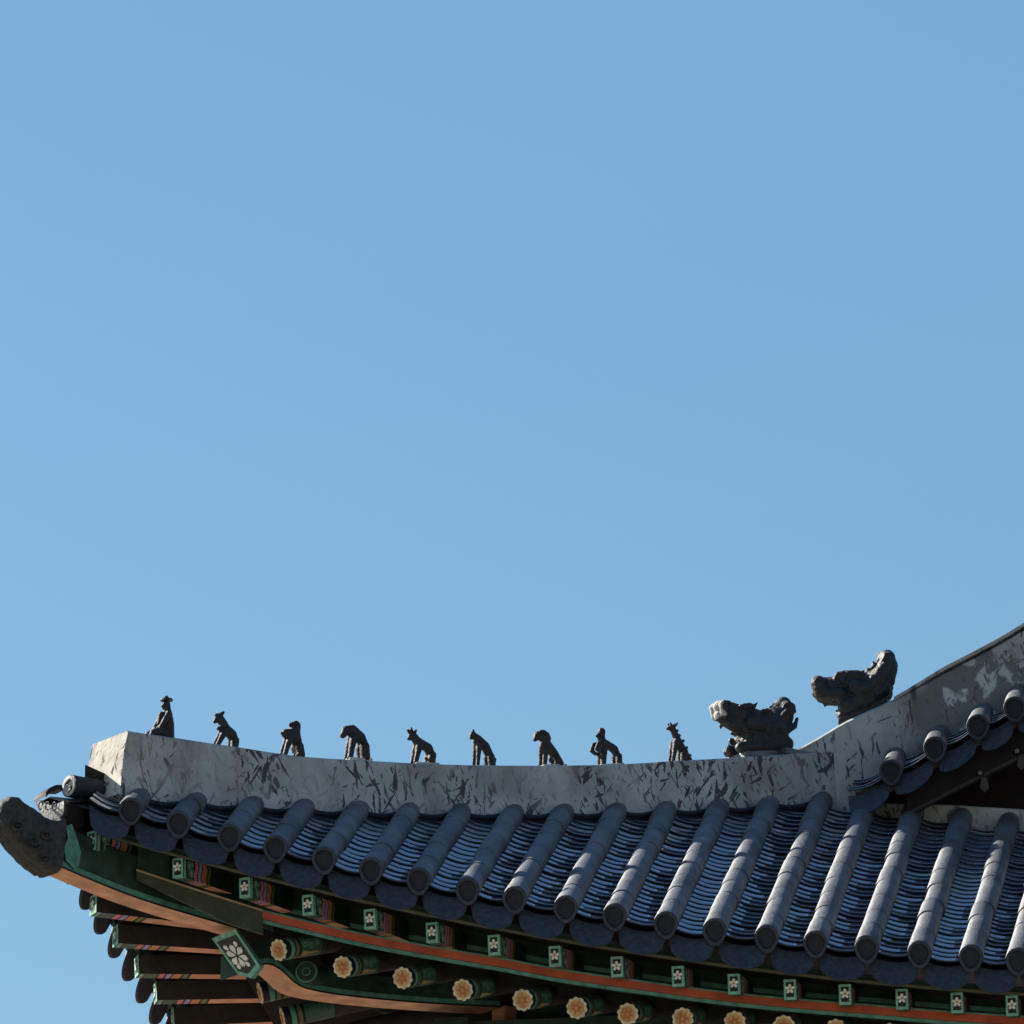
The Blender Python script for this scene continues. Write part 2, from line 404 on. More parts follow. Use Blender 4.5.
b = MB(); b.quad_strip(rings, 'plaster', True, False); b.poly(rings[0], 'plaster_end'); b.poly(rings[-1], 'plaster'); hipo = b.build('hip_ridge', hall)
hipo['label'] = 'pale plastered hip ridge with dark ink-like streaks'
# dark foot tiles filling the scallops between plaster and pans (front side)
b = MB()
for i in range(0, 13):
    xa, xb = DX[i], DX[i+1]; pth = []
    for k in range(11):
        u = -.8+1.6*k/10; x = (xa+xb)/2 + (xb-xa)/2*u; y = x-HW*math.sqrt(2)-.03
        pth.append(V((x, y, surf(x, y)-.012-.046*(1-u*u)+.05)))
    b.tube(pth, .02, 'tile_deep', 8); b.quad_strip([pth, [q-V((0, 0, .09)) for q in pth]], 'tile_deep')
b.build('foot_tile_course', hall, True)

# ------------------------------------------------------------------ gable ridge coming down along the gable
GT = [at_plane(*q, (0, 1, 0), G_FRONT) for q in [(792, 751), (812, 740.5), (845, 721), (880, 705), (905, 693), (935, 677), (970, 659), (1000, 643), (1024, 628.5), (1090, 590), (1200, 524)]]
gtab = [(q.x, q.z) for q in GT]
GTH = .36
def gdisc(px, py): return at_plane(px, py, (0, 1, 0), 4.28)
GD = [gdisc(891, 770), gdisc(935, 747), gdisc(978, 725), gdisc(1015, 707)]
for _ in range(4): GD.append(GD[-1]+(GD[3]-GD[2])*1.0+V((0, 0, .006)))
gline = [(q.x, q.z) for q in GD]
def gz(x):                                     # height of the gable tiles' centre line at the eave of the gable
    if x < gline[0][0]: return gline[0][1] - (gline[0][0]-x)*.42
    return smooth_tab(gline, x)
rings = []; N = 46; xs0, xs1 = gtab[0][0], gtab[-1][0]
for i in range(N+1):
    x = xs0+(xs1-xs0)*i/N; zt = smooth_tab(gtab, x); zb = min(zt-.03, max(gz(x)+.10, Z0+.66)) if x > 5.15 else Z0+.66
    rings.append([V((x, G_FRONT, zb)), V((x, G_FRONT-.004, zt-.02)), V((x, G_FRONT+.018, zt)), V((x, G_FRONT+GTH-.02, zt)), V((x, G_FRONT+GTH, zt-.02)), V((x, G_FRONT+GTH, zb))])
b = MB(); b.quad_strip(rings, 'plaster_gable', True, True); gr = b.build('gable_ridge', hall)
gr['label'] = 'sloping plastered gable ridge with flaked dark patches'
# row of dark cap tiles on its top, above the dragon head
b = MB(); x0c = at_plane(894, 697, (0, 1, 0), G_FRONT).x; rings = []
for i in range(31):
    x = x0c+(xs1-x0c)*i/30; zt = smooth_tab(gtab, x)+.004-.03*max(0, 1-i/5)
    prof = [(-.0, .0), (.0, .035), (.05, .062), (.18, .09), (.31, .062), (.36, .035), (.36, 0)]
    k = .2+.8*min(1, i/5)
    rings.append([V((x, G_FRONT+.01+a, zt+h*k)) for a, h in prof])
b.quad_strip(rings, 'tile_face', True, True); cr = b.build('cap_tile_row', hall, True, sharp=40)
b = MB(); rings = []
for i in range(31):
    x = x0c+(xs1-x0c)*i/30; zt = smooth_tab(gtab, x)+.004-.03*max(0, 1-i/5)
    rings.append([V((x, G_FRONT-.022, zt+.006)), V((x, G_FRONT-.026, zt+.030)), V((x, G_FRONT+.012, zt+.036)), V((x, G_FRONT+.012, zt+.006))])
b.quad_strip(rings, 'plaster_low', True, True); b.build('cap_edge', cr)
# flat dark slabs bridging the top of the hip ridge into the gable ridge
q = hip_pt(800, 751, .12); d = (q.x+q.y)/2
b = MB(); b.box(dpt(d-.02, .1, ztop(d-.1)+.022), DIAG*.17, LAT*.10, (0, 0, .022), 'tile')
b.build('ridge_joint_tile', hall)

# gable edge tiles pointing at the viewer, with drip tiles between
rng2 = random.Random(11)
for q in GD:
    t = V((0, .9, .42))
    cover_row(q, q + t*.62, False, rng2)
GX = [GD[0].x-.33] + [q.x for q in GD]
for xa, xb in zip(GX, GX[1:]):
    fa = lambda y, xa=xa: V((xa, y, gz(xa)+.467*(y-4.28)))
    fb = lambda y, xb=xb: V((xb, y, gz(xb)+.467*(y-4.28)))
    pan_row(fa, fb, 4.30, 4.80, False, rng2)
# deck under them, bargeboard, gable wall
b = MB(); rings = []
for i in range(29):
    x = 5.42+i*.1; rings.append([V((x, 4.33, gz(x)-.1)), V((x, 4.9, gz(x)+.16)), V((x, 4.9, gz(x)+.10)), V((x, 4.33, gz(x)-.14))])
b.quad_strip(rings, 'brown', True, True); b.build('gable_soffit', hall)
b = MB(); rings = []
for i in range(27):
    x = 5.62+i*.1; z1 = gz(x)-.105; z0 = z1-.26
    rings.append([V((x, 4.40, z0)), V((x, 4.40, z1)), V((x, 4.46, z1)), V((x, 4.46, z0))])
b.quad_strip(rings, 'maroon', True, True)
rings = []
for i in range(27):
    x = 5.62+i*.1; z0 = gz(x)-.375
    rings.append([V((x, 4.385, z0)), V((x, 4.385, z0+.03)), V((x, 4.43, z0+.03)), V((x, 4.43, z0))])
b.quad_strip(rings, 'brown', True, True)
bb = b.build('bargeboard', hall)
def star(c, e1, e2, R, r, n, rot=0):
    c = V(c); return [c + (e1*math.sin(rot+math.pi*k/n) + e2*math.cos(rot+math.pi*k/n))*(R if k % 2 == 0 else r) for k in range(2*n)]
for (px, py) in ((980, 773), (1017, 751)):
    c = at_plane(px, py, (0, 1, 0), 4.36)
    b = MB(); b.prism(star(c, V((1, 0, 0)), V((0, 0, 1)), .022, .012, 5), (0, .05, 0), 'faded', 'soffit')
    c2 = c + V((.03, .005, -.085)); b.prism([c2+V((a, 0, h)) for a, h in ((-.02, .05), (.02, .05), (.032, -.03), (0, -.06), (-.032, -.03))], (0, .035, 0), 'drop', 'maroon')
    b.build('flower_ornament', bb)
b = MB(); rings = []
for i in range(28):
    x = 5.2+i*.11; rings.append([V((x, 4.95, Z0+.3)), V((x, 4.95, gz(x)+.05)), V((x, 5.0, gz(x)+.05)), V((x, 5.0, Z0+.3))])
b.quad_strip(rings, 'maroon', True, True); b.build('gable_wall', hall)
# low plastered ridge at the foot of the gable
LT = [at_plane(*q, (0, 1, 0), 4.70) for q in [(855, 801), (880, 803), (950, 804.5), (1024, 809), (1100, 813)]]
lt = [(q.x, q.z) for q in LT]; rings = []
for i in range(21):
    x = lt[0][0]+(lt[-1][0]+1-lt[0][0])*i/20; z = interp(x, lt)
    rings.append([V((x, 4.70, z-.5)), V((x, 4.70, z-.01)), V((x, 4.712, z)), V((x, 4.93, z)), V((x, 4.93, z-.5))])
b = MB(); b.quad_strip(rings, 'plaster_low', True, True); b.build('base_ridge', hall)['label'] = 'low clean plaster ridge at the foot of the gable'

# ------------------------------------------------------------------ the eave timbers
def on_inset(px, py, inset):
    y = .5
    for _ in range(12):
        X = at_plane(px, py, (0, 1, 0), y); y = eave(X.x)[0]+inset
    return X
TRED = .36                                   # the red board sits this far in from the tile ends
RED = []
for q in [(265, 915.5), (360, 938), (420, 949), (497, 962), (560, 974), (640, 985.5), (740, 998.5), (870, 1009.5), (1024, 1021)]:
    X = on_inset(q[0], q[1], TRED); RED.append((X.x, X.z-eave(X.x)[1]))
RED.append((9, RED[-1][1]))
def redz(x): return interp(x, RED)
def strip(name, x0, x1, t0, t1, zf, h, m, mir=False, n=50, parent=hall):
    """board following the eave line between insets t0..t1, top at zf(x)"""
    b = MB(); rings = []
    fh = h if callable(h) else (lambda x: h)
    f0 = t0 if callable(t0) else (lambda x: t0); f1 = t1 if callable(t1) else (lambda x: t1)
    for i in range(n+1):
        x = x0+(x1-x0)*i/n; yb, ze = eave(x); z = ze+zf(x); h = fh(x)
        rings.append([V((x, yb+f0(x), z-h)), V((x, yb+f0(x), z)), V((x, yb+f1(x), z)), V((x, yb+f1(x), z-h))])
    b.quad_strip(rings, m, True, True); return b.build(name, parent, mirror=mir)
def tcor(x): return TRED
CORT = []
for q in [(133, 870), (165, 880.5), (200, 892), (235, 903), (262, 911.5)]:
    y = .5
    for _ in range(25):
        X = at_plane(q[0], q[1], (0, 1, 0), y); y = .5*y+.5*(eave(X.x)[0]+tcor(X.x))
    CORT.append((X.x, X.z-eave(X.x)[1]))
def corz(x): return interp(x, CORT)
XE = 9.0
for mir in (False, True):
    xs = .45 if not mir else .5
    strip('eave_batten', xs, XE, .15, .18, lambda x: -.197, .014, 'green' if mir else 'olive', mir)
    strip('eave_batten', xs, XE, .17, .26, lambda x: -.150, .048, 'green', mir)
    xr = 1.50 if not mir else 3.4
    cm = (lambda k: 'brown') if mir else (lambda k: k)
    tr = .745 if mir else TRED
    strip('fascia_board', xr, XE, tr, tr+.06, lambda x: redz(x)+.026, .054, cm('red'), mir)
    strip('edge_moulding', xr, XE, tr+.01, tr+.03, lambda x: redz(x)-.031, .022, cm('teal'), mir)
    strip('edge_moulding', xr, XE, tr-.007, tr+.05, lambda x: redz(x)+.036, .010, cm('teal'), mir)
    strip('filler_board', xr, XE, .80, .83, lambda x: redz(x)+.34, .30, 'green', mir)
    strip('filler_board', xr, XE, .79, .82, lambda x: redz(x)+.19, .03, cm('teal'), mir)
    if not mir:
        strip('fascia_board', .64, xr, lambda x: tcor(x), lambda x: tcor(x)+.03, lambda x: corz(x), lambda x: .06+.10*max(0, min(1, (x-.66)/.6)), 'olive_board', mir, 20)
        strip('edge_moulding', .64, xr, lambda x: tcor(x)-.012, lambda x: tcor(x)+.03, lambda x: corz(x)+.013, .013, 'tan', mir, 20)
        strip('filler_board', .64, xr, lambda x: min(.80, max(.4, x-.45)), lambda x: min(.80, max(.4, x-.45))+.03, lambda x: corz(x)+.28, .30, 'green', mir, 20)
    # boards over the rafters
    b = MB(); rings = []
    for i in range(61):
        x = .3+(XE-.3)*i/60; yb, ze = eave(x)
        lim = x
        r = []
        for t, dz in (((.2, -.185), (.45, -.15), (.75, -.10), (.82, -.09), (.90, -.37), (1.4, -.2), (2.9, .28)) if mir else ((.2, -.185), (.45, -.15), (.75, -.11), (.83, -.10), (.87, redz(x)-.03), (1.0, redz(x)+.0), (1.4, redz(x)+.14), (2.9, redz(x)+.6))):
            y = min(yb+t, max(x, yb+.05)); r.append(V((x, y, ze+dz)))
        rings.append(r)
    b.quad_strip(rings, 'soffit'); b.build('soffit_board', hall, mirror=mir)

FAN = [(0, 33), (.5, 30), (1.0, 21), (1.8, 15), (2.6, 11.5), (3.5, 8), (4.5, 4), (5.3, 0), (12, 0)]
def fan(x): return rad(interp(x, FAN))
BANDS = [(.012, 'black'), (.028, 'mint'), (.016, 'black'), (.085, 'scroll'), (.012, 'black'), (.038, 'pink'), (.014, 'navy'), (.034, 'lilac'), (.012, 'navy'), (.06, 'orange'), (.016, 'black'), (.032, 'moss'), (.02, 'black')]
def flying_rafter(c, ang, length, slope, mir):
    """square painted rafter; c = centre of its end face, runs inward turned by ang away from the corner"""
    dx, dy = math.sin(ang), math.cos(ang)
    if ang != 0: pass
    ax = V((dx, dy, 0)); t = (ax + V((0, 0, slope))).normalized(); e = V((ax.y, -ax.x, 0)); n = e.cross(t)
    hw, hh = (.062 if mir else .040), .068
    b = MB()
    cut = [0]; mats = []
    for l_, m_ in BANDS: cut.append(cut[-1]+l_); mats.append(m_)
    cut.append(length); mats.append('side')
    wav = [0, .5, 1, .5, 0]
    for i, m_ in enumerate(mats):
        for side in range(4):
            # side 0: away from the corner, 1: bottom, 2: towards the corner, 3: top
            mm = m_
            if side == 2: mm = 'brown'
            if side == 3: mm = 'brown'
            if m_ == 'side': mm = ('green', 'salmon', 'brown', 'brown')[side]
            if side == 1 and m_ == 'scroll': mm = 'scroll'
            cs = [(hw, hh), (hw, -hh), (-hw, -hh), (-hw, hh)]
            a, b_ = cs[side], cs[(side+1) % 4]
            K = 6; rr = []
            for q in (cut[i], cut[i+1]):
                row = []
                for k in range(K+1):
                    f = k/K; w_ = .012*math.sin(f*math.pi*2) if (side == 0 and i > 3 and 0 < q < length) else 0
                    row.append(c + t*(q+w_) + e*(a[0]+(b_[0]-a[0])*f) + n*(a[1]+(b_[1]-a[1])*f))
                rr.append(row)
            b.quad_strip(rr, mm)
    for q in (c, c+t*length): b.poly([q + e*u + n*v for u, v in ((hw, hh), (hw, -hh), (-hw, -hh), (-hw, hh))], 'black')
    for (sq, nv, r_) in ((.082, .028, .026), (.108, -.026, .028), (.125, .036, .016)):
        def an(r): return [c + t*(sq+.0) + t*(r*math.sin(2*math.pi*j/16)) + n*(nv + r*math.cos(2*math.pi*j/16)) + e*(hw+.002) for j in range(16)]
        b.quad_strip([an(r_), an(r_*.62)], 'mint', True)
        b.poly(an(r_*.3), 'white')
    o = b.build('flying_rafter', hall, mirror=mir)
    # painted end: mint border, black field, pale flower
    b = MB(); A = [(-hw, -hh), (hw, -hh), (hw, hh), (-hw, hh)]
    q0 = [c - t*.004 + e*u*1.04 + n*v*1.02 for u, v in A]; q1 = [c - t*.006 + e*u*.68 + n*v*.76 for u, v in A]
    b.quad_strip([[c + e*u*1.04 + n*v*1.02 for u, v in A], q0, q1], 'mint', True); b.poly(q1, 'black')
    ft = c - t*.009 + n*.004
    b.poly([ft + (e*math.sin(2*math.pi*j/40) + n*math.cos(2*math.pi*j/40))*(.010+.024*abs(math.cos(2.5*2*math.pi*j/40))**.7) for j in range(40)], 'white')
    b.poly(star(ft - t*.002, e, n, .009, .007, 5), 'rust')
    b.build('painted_end', o, mirror=mir)

BPX = [(92, 844), (178, 868), (245, 888), (308, 906), (370, 920), (432, 933), (494, 945), (555, 957), (617, 967), (678, 976), (734, 985), (790, 990), (845, 993), (902, 1000), (957, 1002), (1012, 1005)]
ends = []
for q in BPX:
    X = on_inset(*q, .2); ends.append(X)
for k in range(3): ends.append(V((ends[-1].x+.38, 0, 0)))
for X in ends:
    x = X.x; yb, ze = eave(x); c = V((x, yb+.2, ze + interp(x, [(.5, -.262), (1, -.285), (1.8, -.313), (4.7, -.318), (5.4, -.30), (6.6, -.28)])))
    a = fan(x); ln = .60/math.cos(a); xi = x+ln*math.sin(a)
    flying_rafter(c, a, ln, interp(x, [(.4, -.02), (1, .05), (2, .09), (3, .11), (5, .14)]), False)
def on_left(px, py, dz):                        # point of a pixel's ray lying dz above the left eave line's height
    y = 1.5
    for _ in range(60):
        X = at_plane(px, py, (0, 1, 0), y); f = X.z-(eave(max(0, y))[1]+dz); y -= f/(.27+.27)
    return X
for q in [(93.6, 904.7), (115.6, 936), (137, 966.5), (155.5, 993), (173, 1019), (189, 1045)]:
    X = on_left(*q, -.31); x = X.y; c = V((X.y, X.x, X.z))
    a = fan(x)*1.5; ln = 1.0/math.cos(a); xi = x+ln*math.sin(a); zi = eave(xi)[1]-.16
    flying_rafter(c, a, ln, (zi-c.z)/ln, True)

def round_rafter(c, ang, length, slope, mir):
    ax = V((math.sin(ang), math.cos(ang), 0)); t = (ax+V((0, 0, slope))).normalized(); e = V((ax.y, -ax.x, 0)); n = e.cross(t)
    R = .074; seg = 24
    def ring(s, k=1): return [c + t*s + (e*math.sin(2*math.pi*j/seg) + n*math.cos(2*math.pi*j/seg))*R*k for j in range(seg)]
    cut = [0, .05, .085, .10, .13, .15, .36, .40, length]
    b = MB(); b.quad_strip([ring(s) for s in cut], ['black', 'teal', 'black', 'olive', 'black', 'scroll', 'green', 'brown'], True)
    b.poly(ring(0), 'green')
    for jj in (8, 9):      # cream line along the flank, ending in a point
        b.poly([c + t*.165 + (e*math.sin(2*math.pi*jj/24)+n*math.cos(2*math.pi*jj/24))*(R+.002), c + t*.165 + (e*math.sin(2*math.pi*(jj+1)/24)+n*math.cos(2*math.pi*(jj+1)/24))*(R+.002), c + t*.36 + (e*math.sin(2*math.pi*9/24)+n*math.cos(2*math.pi*9/24))*(R+.002)], 'tan')
    for (sq, jj, r_) in ((.19, 5.2, .03), (.25, 5.6, .036), (.31, 5.2, .028)):
        a0 = 2*math.pi*jj/24
        def an(r): 
            out = []
            for k in range(16):
                w_ = a0 + r*math.cos(2*math.pi*k/16)/R; out.append(c + t*(sq + r*math.sin(2*math.pi*k/16)) + (e*math.sin(w_)+n*math.cos(w_))*(R+.002))
            return out
        b.quad_strip([an(r_), an(r_*.6)], 'teal', True); b.quad_strip([an(r_*.36), an(r_*.1)], 'mint', True)
    o = b.build('round_rafter', hall, True, mirror=mir, sharp=40)
    b = MB(); seg2 = 80
    def fl(s, r0, amp): return [c - t*s + (e*math.sin(2*math.pi*j/seg2) + n*math.cos(2*math.pi*j/seg2))*(r0+amp*abs(math.cos(5*2*math.pi*j/seg2))) for j in range(seg2)]
    b.quad_strip([fl(0, .066, .011), fl(.006, .066, .011), fl(.008, .055, .003)], 'cream', True)
    b.poly(fl(.008, .055, .003), 'orange_pale'); rt = random.Random(int(c.x*977)).uniform(0, 1)
    b.poly(star(c-t*.011, e, n, .050, .022, 6, rt), 'rust'); b.poly(star(c-t*.013, e, n, .013, .010, 6), 'orange')
    b.build('painted_flower', o, mirror=mir)
RPX = [(279, 950), (343, 967), (403, 978), (463, 990), (523, 1000), (577, 1008), (628, 1014), (683, 1018.5), (735, 1022), (784, 1026), (836, 1030), (890, 1034)]
for i, q in enumerate(RPX):
    X = on_inset(*q, .48); x = X.x; c = X
    a = fan(x)*1.7 + (rad(8) if i == 0 else 0); ln = 1.7/math.cos(a)
    round_rafter(c, a, ln, .30, False)
for q in [(260.5, 993), (283, 1018), (303, 1044)]:
    X = on_left(*q, -.53); x = X.y; c = V((X.y, X.x, X.z)); a = fan(x)*1.2
    round_rafter(c, a, 1.7/math.cos(a), .26, True)

# ------------------------------------------------------------------ corner beams on the diagonal
def diag_edge(pts, w_): return [at_plane(px, py, (1, -1, 0), w_*math.sqrt(2)) for px, py in pts]
def corner_beam(name, edge_px, w_, h, teal=.045, label=None):
    edge = diag_edge(edge_px, w_); tab = [((q.x+q.y)/2, q.z) for q in edge]
    tab.sort(); d0, d1 = tab[0][0], tab[-1][0]; b = MB(); rows = {k: [] for k in ('br', 'bl', 'tr1', 'tr2', 'tr', 'tl', 'bl2')}
    n = 40; R0 = []
    for i in range(n+1):
        d = d0+(d1-d0)*i/n; z = smooth_tab(tab, d)
        R0.append((d, z))
    bot = [[dpt(d, -w_, z), dpt(d, w_, z)] for d, z in R0]
    b.quad_strip(bot, 'salmon')
    b.quad_strip([[dpt(d, w_, z), dpt(d, w_, z+.012)] for d, z in R0], 'black')
    b.quad_strip([[dpt(d, w_+.004, z+.012), dpt(d, w_+.004, z+teal)] for d, z in R0], 'teal')
    b.quad_strip([[dpt(d, w_, z+teal), dpt(d, w_, z+h), dpt(d, -w_, z+h), dpt(d, -w_, z+teal)] for d, z in R0], 'green')
    b.quad_strip([[dpt(d, -w_-.004, z+.012), dpt(d, -w_-.004, z+teal)] for d, z in R0], 'teal')
    b.quad_strip([[dpt(d, -w_, z), dpt(d, -w_, z+.012)] for d, z in R0], 'black')
    for d, z in (R0[0], R0[-1]): b.poly([dpt(d, -w_, z), dpt(d, w_, z), dpt(d, w_, z+h), dpt(d, -w_, z+h)], 'green')
    o = b.build(name, hall, True, sharp=40)
    if label: o['label'] = label
    return o, tab
o1, t1 = corner_beam('corner_beam', [(52, 862), (62, 868), (119.6, 892), (160, 906), (199, 917.6), (238, 929)], .10, .30, .05, 'upper corner beam with salmon underside and teal edge')
o2, t2 = corner_beam('corner_beam', [(240, 974), (250, 967.5), (258, 966), (268, 964.5), (276, 967), (284, 973), (297, 985), (317, 991.5), (350, 996.5), (400, 1001.5), (450, 1005), (500, 1007.5)], .115, .17, .045, 'lower corner beam with a carved nose and salmon underside')
# shield-shaped painted plate on the nose of the lower beam
pl = [(215, 939), (239, 930), (252.5, 965), (241, 976.5), (230, 973)]
c0 = V((t2[0][0]-.085, t2[0][0]-.085, 0)); nrm = V((-1, -1, .0)).normalized()
cpl = [at_plane(px, py, nrm, nrm.dot(V((c0.x, c0.y, 0)))) for px, py in pl]
cpl = [q + DIAG*(.10*(cpl[1].z-q.z)/.3) for q in cpl]
ctr = sum(cpl, V())/5
b = MB(); b.prism([q - DIAG*.03 for q in cpl], DIAG*.035, 'mint', 'teal')
inn = [ctr + (q-ctr)*.80 - DIAG*.034 for q in cpl]; b.poly(inn, 'black')
e1 = (cpl[1]-cpl[0]).normalized(); e2 = (cpl[1]-cpl[2]).normalized()
fl = []
def petal(c, ang, ln, wd):
    u = e1*math.cos(ang)+e2*math.sin(ang); v = e2*math.cos(ang)-e1*math.sin(ang)
    return [c, c+u*ln*.5+v*wd, c+u*ln*.8+v*wd*.9, c+u*ln*.86+v*wd*.25, c+u*ln, c+u*ln*.86-v*wd*.25, c+u*ln*.8-v*wd*.9, c+u*ln*.5-v*wd]
cc = ctr - DIAG*.038 + e2*.012
for k in range(6): b.poly(petal(cc + (e1*math.cos(rad(60*k+30))+e2*math.sin(rad(60*k+30)))*.012, rad(60*k+30), .095, .026), 'white')
for (u, v) in ((-.065, .085), (.06, .085), (-.055, -.075), (.05, -.08)): b.poly(petal(cc + e1*u*.6 + e2*v*.75, math.atan2(v, u), .062, .02), 'white')
b.build('beam_end_plate', o2)
# carved bracket block under the inner end of the lower beam, and a green painted purlin end beside the nose
q = hip_pt(503, 1006, .10)
b = MB(); b.box(q+V((0, 0, -.165)) + DIAG*.05 - LAT*.05, DIAG*.06, LAT*.075, (0, 0, .17), 'salmon'); b.build('bracket_block', hall, bevel=.015)
q = hip_pt(307, 973, .16); b = MB()
b.tube([q, q+V((.35, 1.4, .12))], .078, 'green', 24)
e_ = V((1, 0, 0)); u_ = V((0, 0, 1))
def circ(c, r): return [c + e_*(r*math.sin(2*math.pi*k/24)) + u_*(r*math.cos(2*math.pi*k/24)) for k in range(24)]
b.quad_strip([circ(q-V((0, .03, 0)), .078), circ(q-V((0, .034, 0)), .066)], 'teal', True); b.poly(circ(q-V((0, .034, 0)), .066), 'green')
b.quad_strip([circ(q-V((0, .037, 0)), .030), circ(q-V((0, .037, 0)), .022)], 'teal', True)
b.build('purlin_end', hall, True, sharp=40)
# ------------------------------------------------------------------ tip of the corner
# clay cap over the tip of the upper corner beam: square sleeve bending up to a blunt snout
secs = [((55, 822), (50, 874)), ((46, 822), (42, 873)), ((36, 821), (31, 866)), ((30, 815), (22, 857)), ((20, 806), (11, 846)), ((11, 799), (3, 836)), ((4, 798), (-3, 827)), ((-2, 803), (-6, 818))]
b = MB(); rings = []
for i, (a, c) in enumerate(secs):
    A, B = hip_pt(*a, 0), hip_pt(*c, 0); hw = [.145, .145, .14, .135, .128, .118, .105, .07][i]
    n1 = (A-B).normalized(); ctr = (A+B)/2; hh = (A-B).length/2; r = []
    for k in range(24):
        q = 2*math.pi*k/24; cs, sn = math.cos(q), math.sin(q); pw = .4
        r.append(ctr + LAT*(hw*math.copysign(abs(cs)**pw, cs)) + n1*(hh*math.copysign(abs(sn)**pw, sn)))
    rings.append(r)
# subdivide and roughen
fine = []
for r0, r1 in zip(rings, rings[1:]):
    for s in range(4): fine.append([p_.lerp(q_, s/4) for p_, q_ in zip(r0, r1)])
fine.append(rings[-1])
fine = [[sum(r, V())/len(r) + (q-sum(r, V())/len(r))*(1.07 if i < 2 else 1 + .022*math.sin(i*1.9)*max(0, 1-i/22)) for q in r] for i, r in enumerate(fine)]
fine = [[q + V((1, 0, 0))*0 + (q-sum(r, V())/len(r)).normalized()*(.012*noise.noise(q*9)+.006*noise.noise(q*24)) for q in r] for r in fine]
b.quad_strip(fine, 'cap', True, True)
for sg in (-1, 1):
    for (cx, cy, r_) in ((33, 842, 9), (17, 824, 6.5), (45, 858, 6), (46, 834, 5)):
        pts = [hip_pt(cx + r_*(1-k/16)*math.cos(k*.62+.5), cy + r_*(1-k/16)*math.sin(k*.62+.5), sg*(.150 if cx > 25 else .132)) for k in range(15)]
        b.tube(pts, [.013*(1-.4*k/15) for k in range(15)], 'cap', 7)
b.build('beam_cap', o1, True, sharp=60)['label'] = 'rough dark clay cap with an upturned snout'
# teal carving on the cheek of the beam beside the cap
b = MB(); pts = [hip_pt(px, py, .125) for px, py in [(66, 826), (72, 824), (77, 838), (81, 852), (79, 866), (74, 869), (66, 860), (64, 848), (68, 838)]]
b.prism(pts, LAT*-.02, 'teal', 'green'); b.build('carved_cheek', o1)
# cover tile on the hip line and a drip tile under it; sunlight is painted pale on both faces
p0 = at_plane(69, 786, (1, 1, 0), .42); t = V((.64, .77, .05)).normalized(); e, n = V((.77, -.64, 0)).normalized(), V((0, 0, 1))
b = MB()
def rg(s, r, up=0): return [p0 + t*s + e*(r*math.sin(2*math.pi*k/28)) + n*(r*math.cos(2*math.pi*k/28)+up) for k in range(28)]
b.quad_strip([rg(-.002, .070), rg(0, .078), rg(.03, .08), rg(.32, .078)], ['tile_face', 'tile_deep', 'tile_deep'], True); b.quad_strip([rg(.0, .071), rg(-.004, .066), rg(-.004, .05), rg(.006, .047)], 'pale_tile', True); b.poly(rg(.006, .047), 'pale_tile')
# moulded S on the round end
sp = [p0 - t*.002 + e*(.03*math.sin(a*2.2)) + n*(.042-.084*k/14) for k, a in [(k, -1.5+3.0*k/14) for k in range(15)]]
b.tube(sp, .007, 'tile_deep', 6)
h = b.build('cover_tile_row', hall, True, sharp=40); h['label'] = 'single cover tile on the corner with a pale patterned end'
c = at_plane(50, 808, (1, 1, 0), .20)
b = MB(); F = []
for k in range(17):
    u = -1+2*k/16; w_ = math.sqrt(max(0, 1-u*u))
    top = c + e*(.15*u) + n*(.055 + .035*(-u) - .03*(1-u*u)); bot = c + e*(.15*u) + n*(.02 + .035*(-u) - .095*w_) + t*.03*w_
    F.append((top, bot))
b.quad_strip([[q[0]+t*.3+n*.05 for q in F], [q[0]+t*.02-n*.004 for q in F], [q[0] for q in F], [q[0].lerp(q[1], .12)-t*.004 for q in F], [q[1] for q in F], [q[1]+t*.03 for q in F]], ['tile', 'tile', 'pale_tile', 'pale_tile', 'tile_face'])
for s in (-.5, 0, .5):
    pc = c + e*(.15*s) + n*(.012-.035*s) - t*.022
    b.tube([pc + e*(.022*math.cos(a)) + n*(.026*math.sin(a)) for a in [q*.5 for q in range(11)]], .006, 'tile_deep', 6)
b.build('drip_tile', h, True, sharp=45)
# small bent tile at the very corner of the left slope, seen in profile
b = MB(); sp = [hip_pt(px, py, -.14) for px, py in [(42, 796), (46, 791), (53, 788), (64, 788)]]
rings = [[q - LAT*.0 + LAT*.05 + V((0, 0, .0)), q + LAT*.04 + V((0, 0, .014)), q - LAT*.1 + V((0, 0, .0)), q - LAT*.1 + V((0, 0, -.022)), q + LAT*.04 + V((0, 0, -.012)), q + LAT*.05 + V((0, 0, -.022))] for q in sp]
b.quad_strip(rings, 'lip', True, True); b.build('corner_tile', hall, True, sharp=50)

# ------------------------------------------------------------------ clay figures on the ridges
def remeshed(mb, voxel, smooth_it=2):
    me = bpy.data.meshes.new('tmp'); me.from_pydata([q[:] for q in mb.v], [], mb.f)
    ob = bpy.data.objects.new('tmp', me); C.objects.link(ob)
    bm = bmesh.new(); bm.from_mesh(me); bmesh.ops.recalc_face_normals(bm, faces=bm.faces); bm.to_mesh(me); bm.free()
    r = ob.modifiers.new('r', 'REMESH'); r.mode = 'VOXEL'; r.voxel_size = voxel
    if smooth_it:
        s = ob.modifiers.new('s', 'SMOOTH'); s.iterations = smooth_it; s.factor = .5
    dg = bpy.context.evaluated_depsgraph_get(); dg.update()
    out = bpy.data.meshes.new_from_object(ob.evaluated_get(dg)); bpy.data.objects.remove(ob); bpy.data.meshes.remove(me)
    return out
def ball(mb, c, r, seg=12):
    rings = []
    for i in range(seg+1):
        a = math.pi*i/seg; rr = max(r*math.sin(a), r*.02)
        rings.append([c + V((rr*math.cos(2*math.pi*k/seg), rr*math.sin(2*math.pi*k/seg), r*math.cos(a))) for k in range(seg)])
    mb.quad_strip(rings, 'figure', True, True)
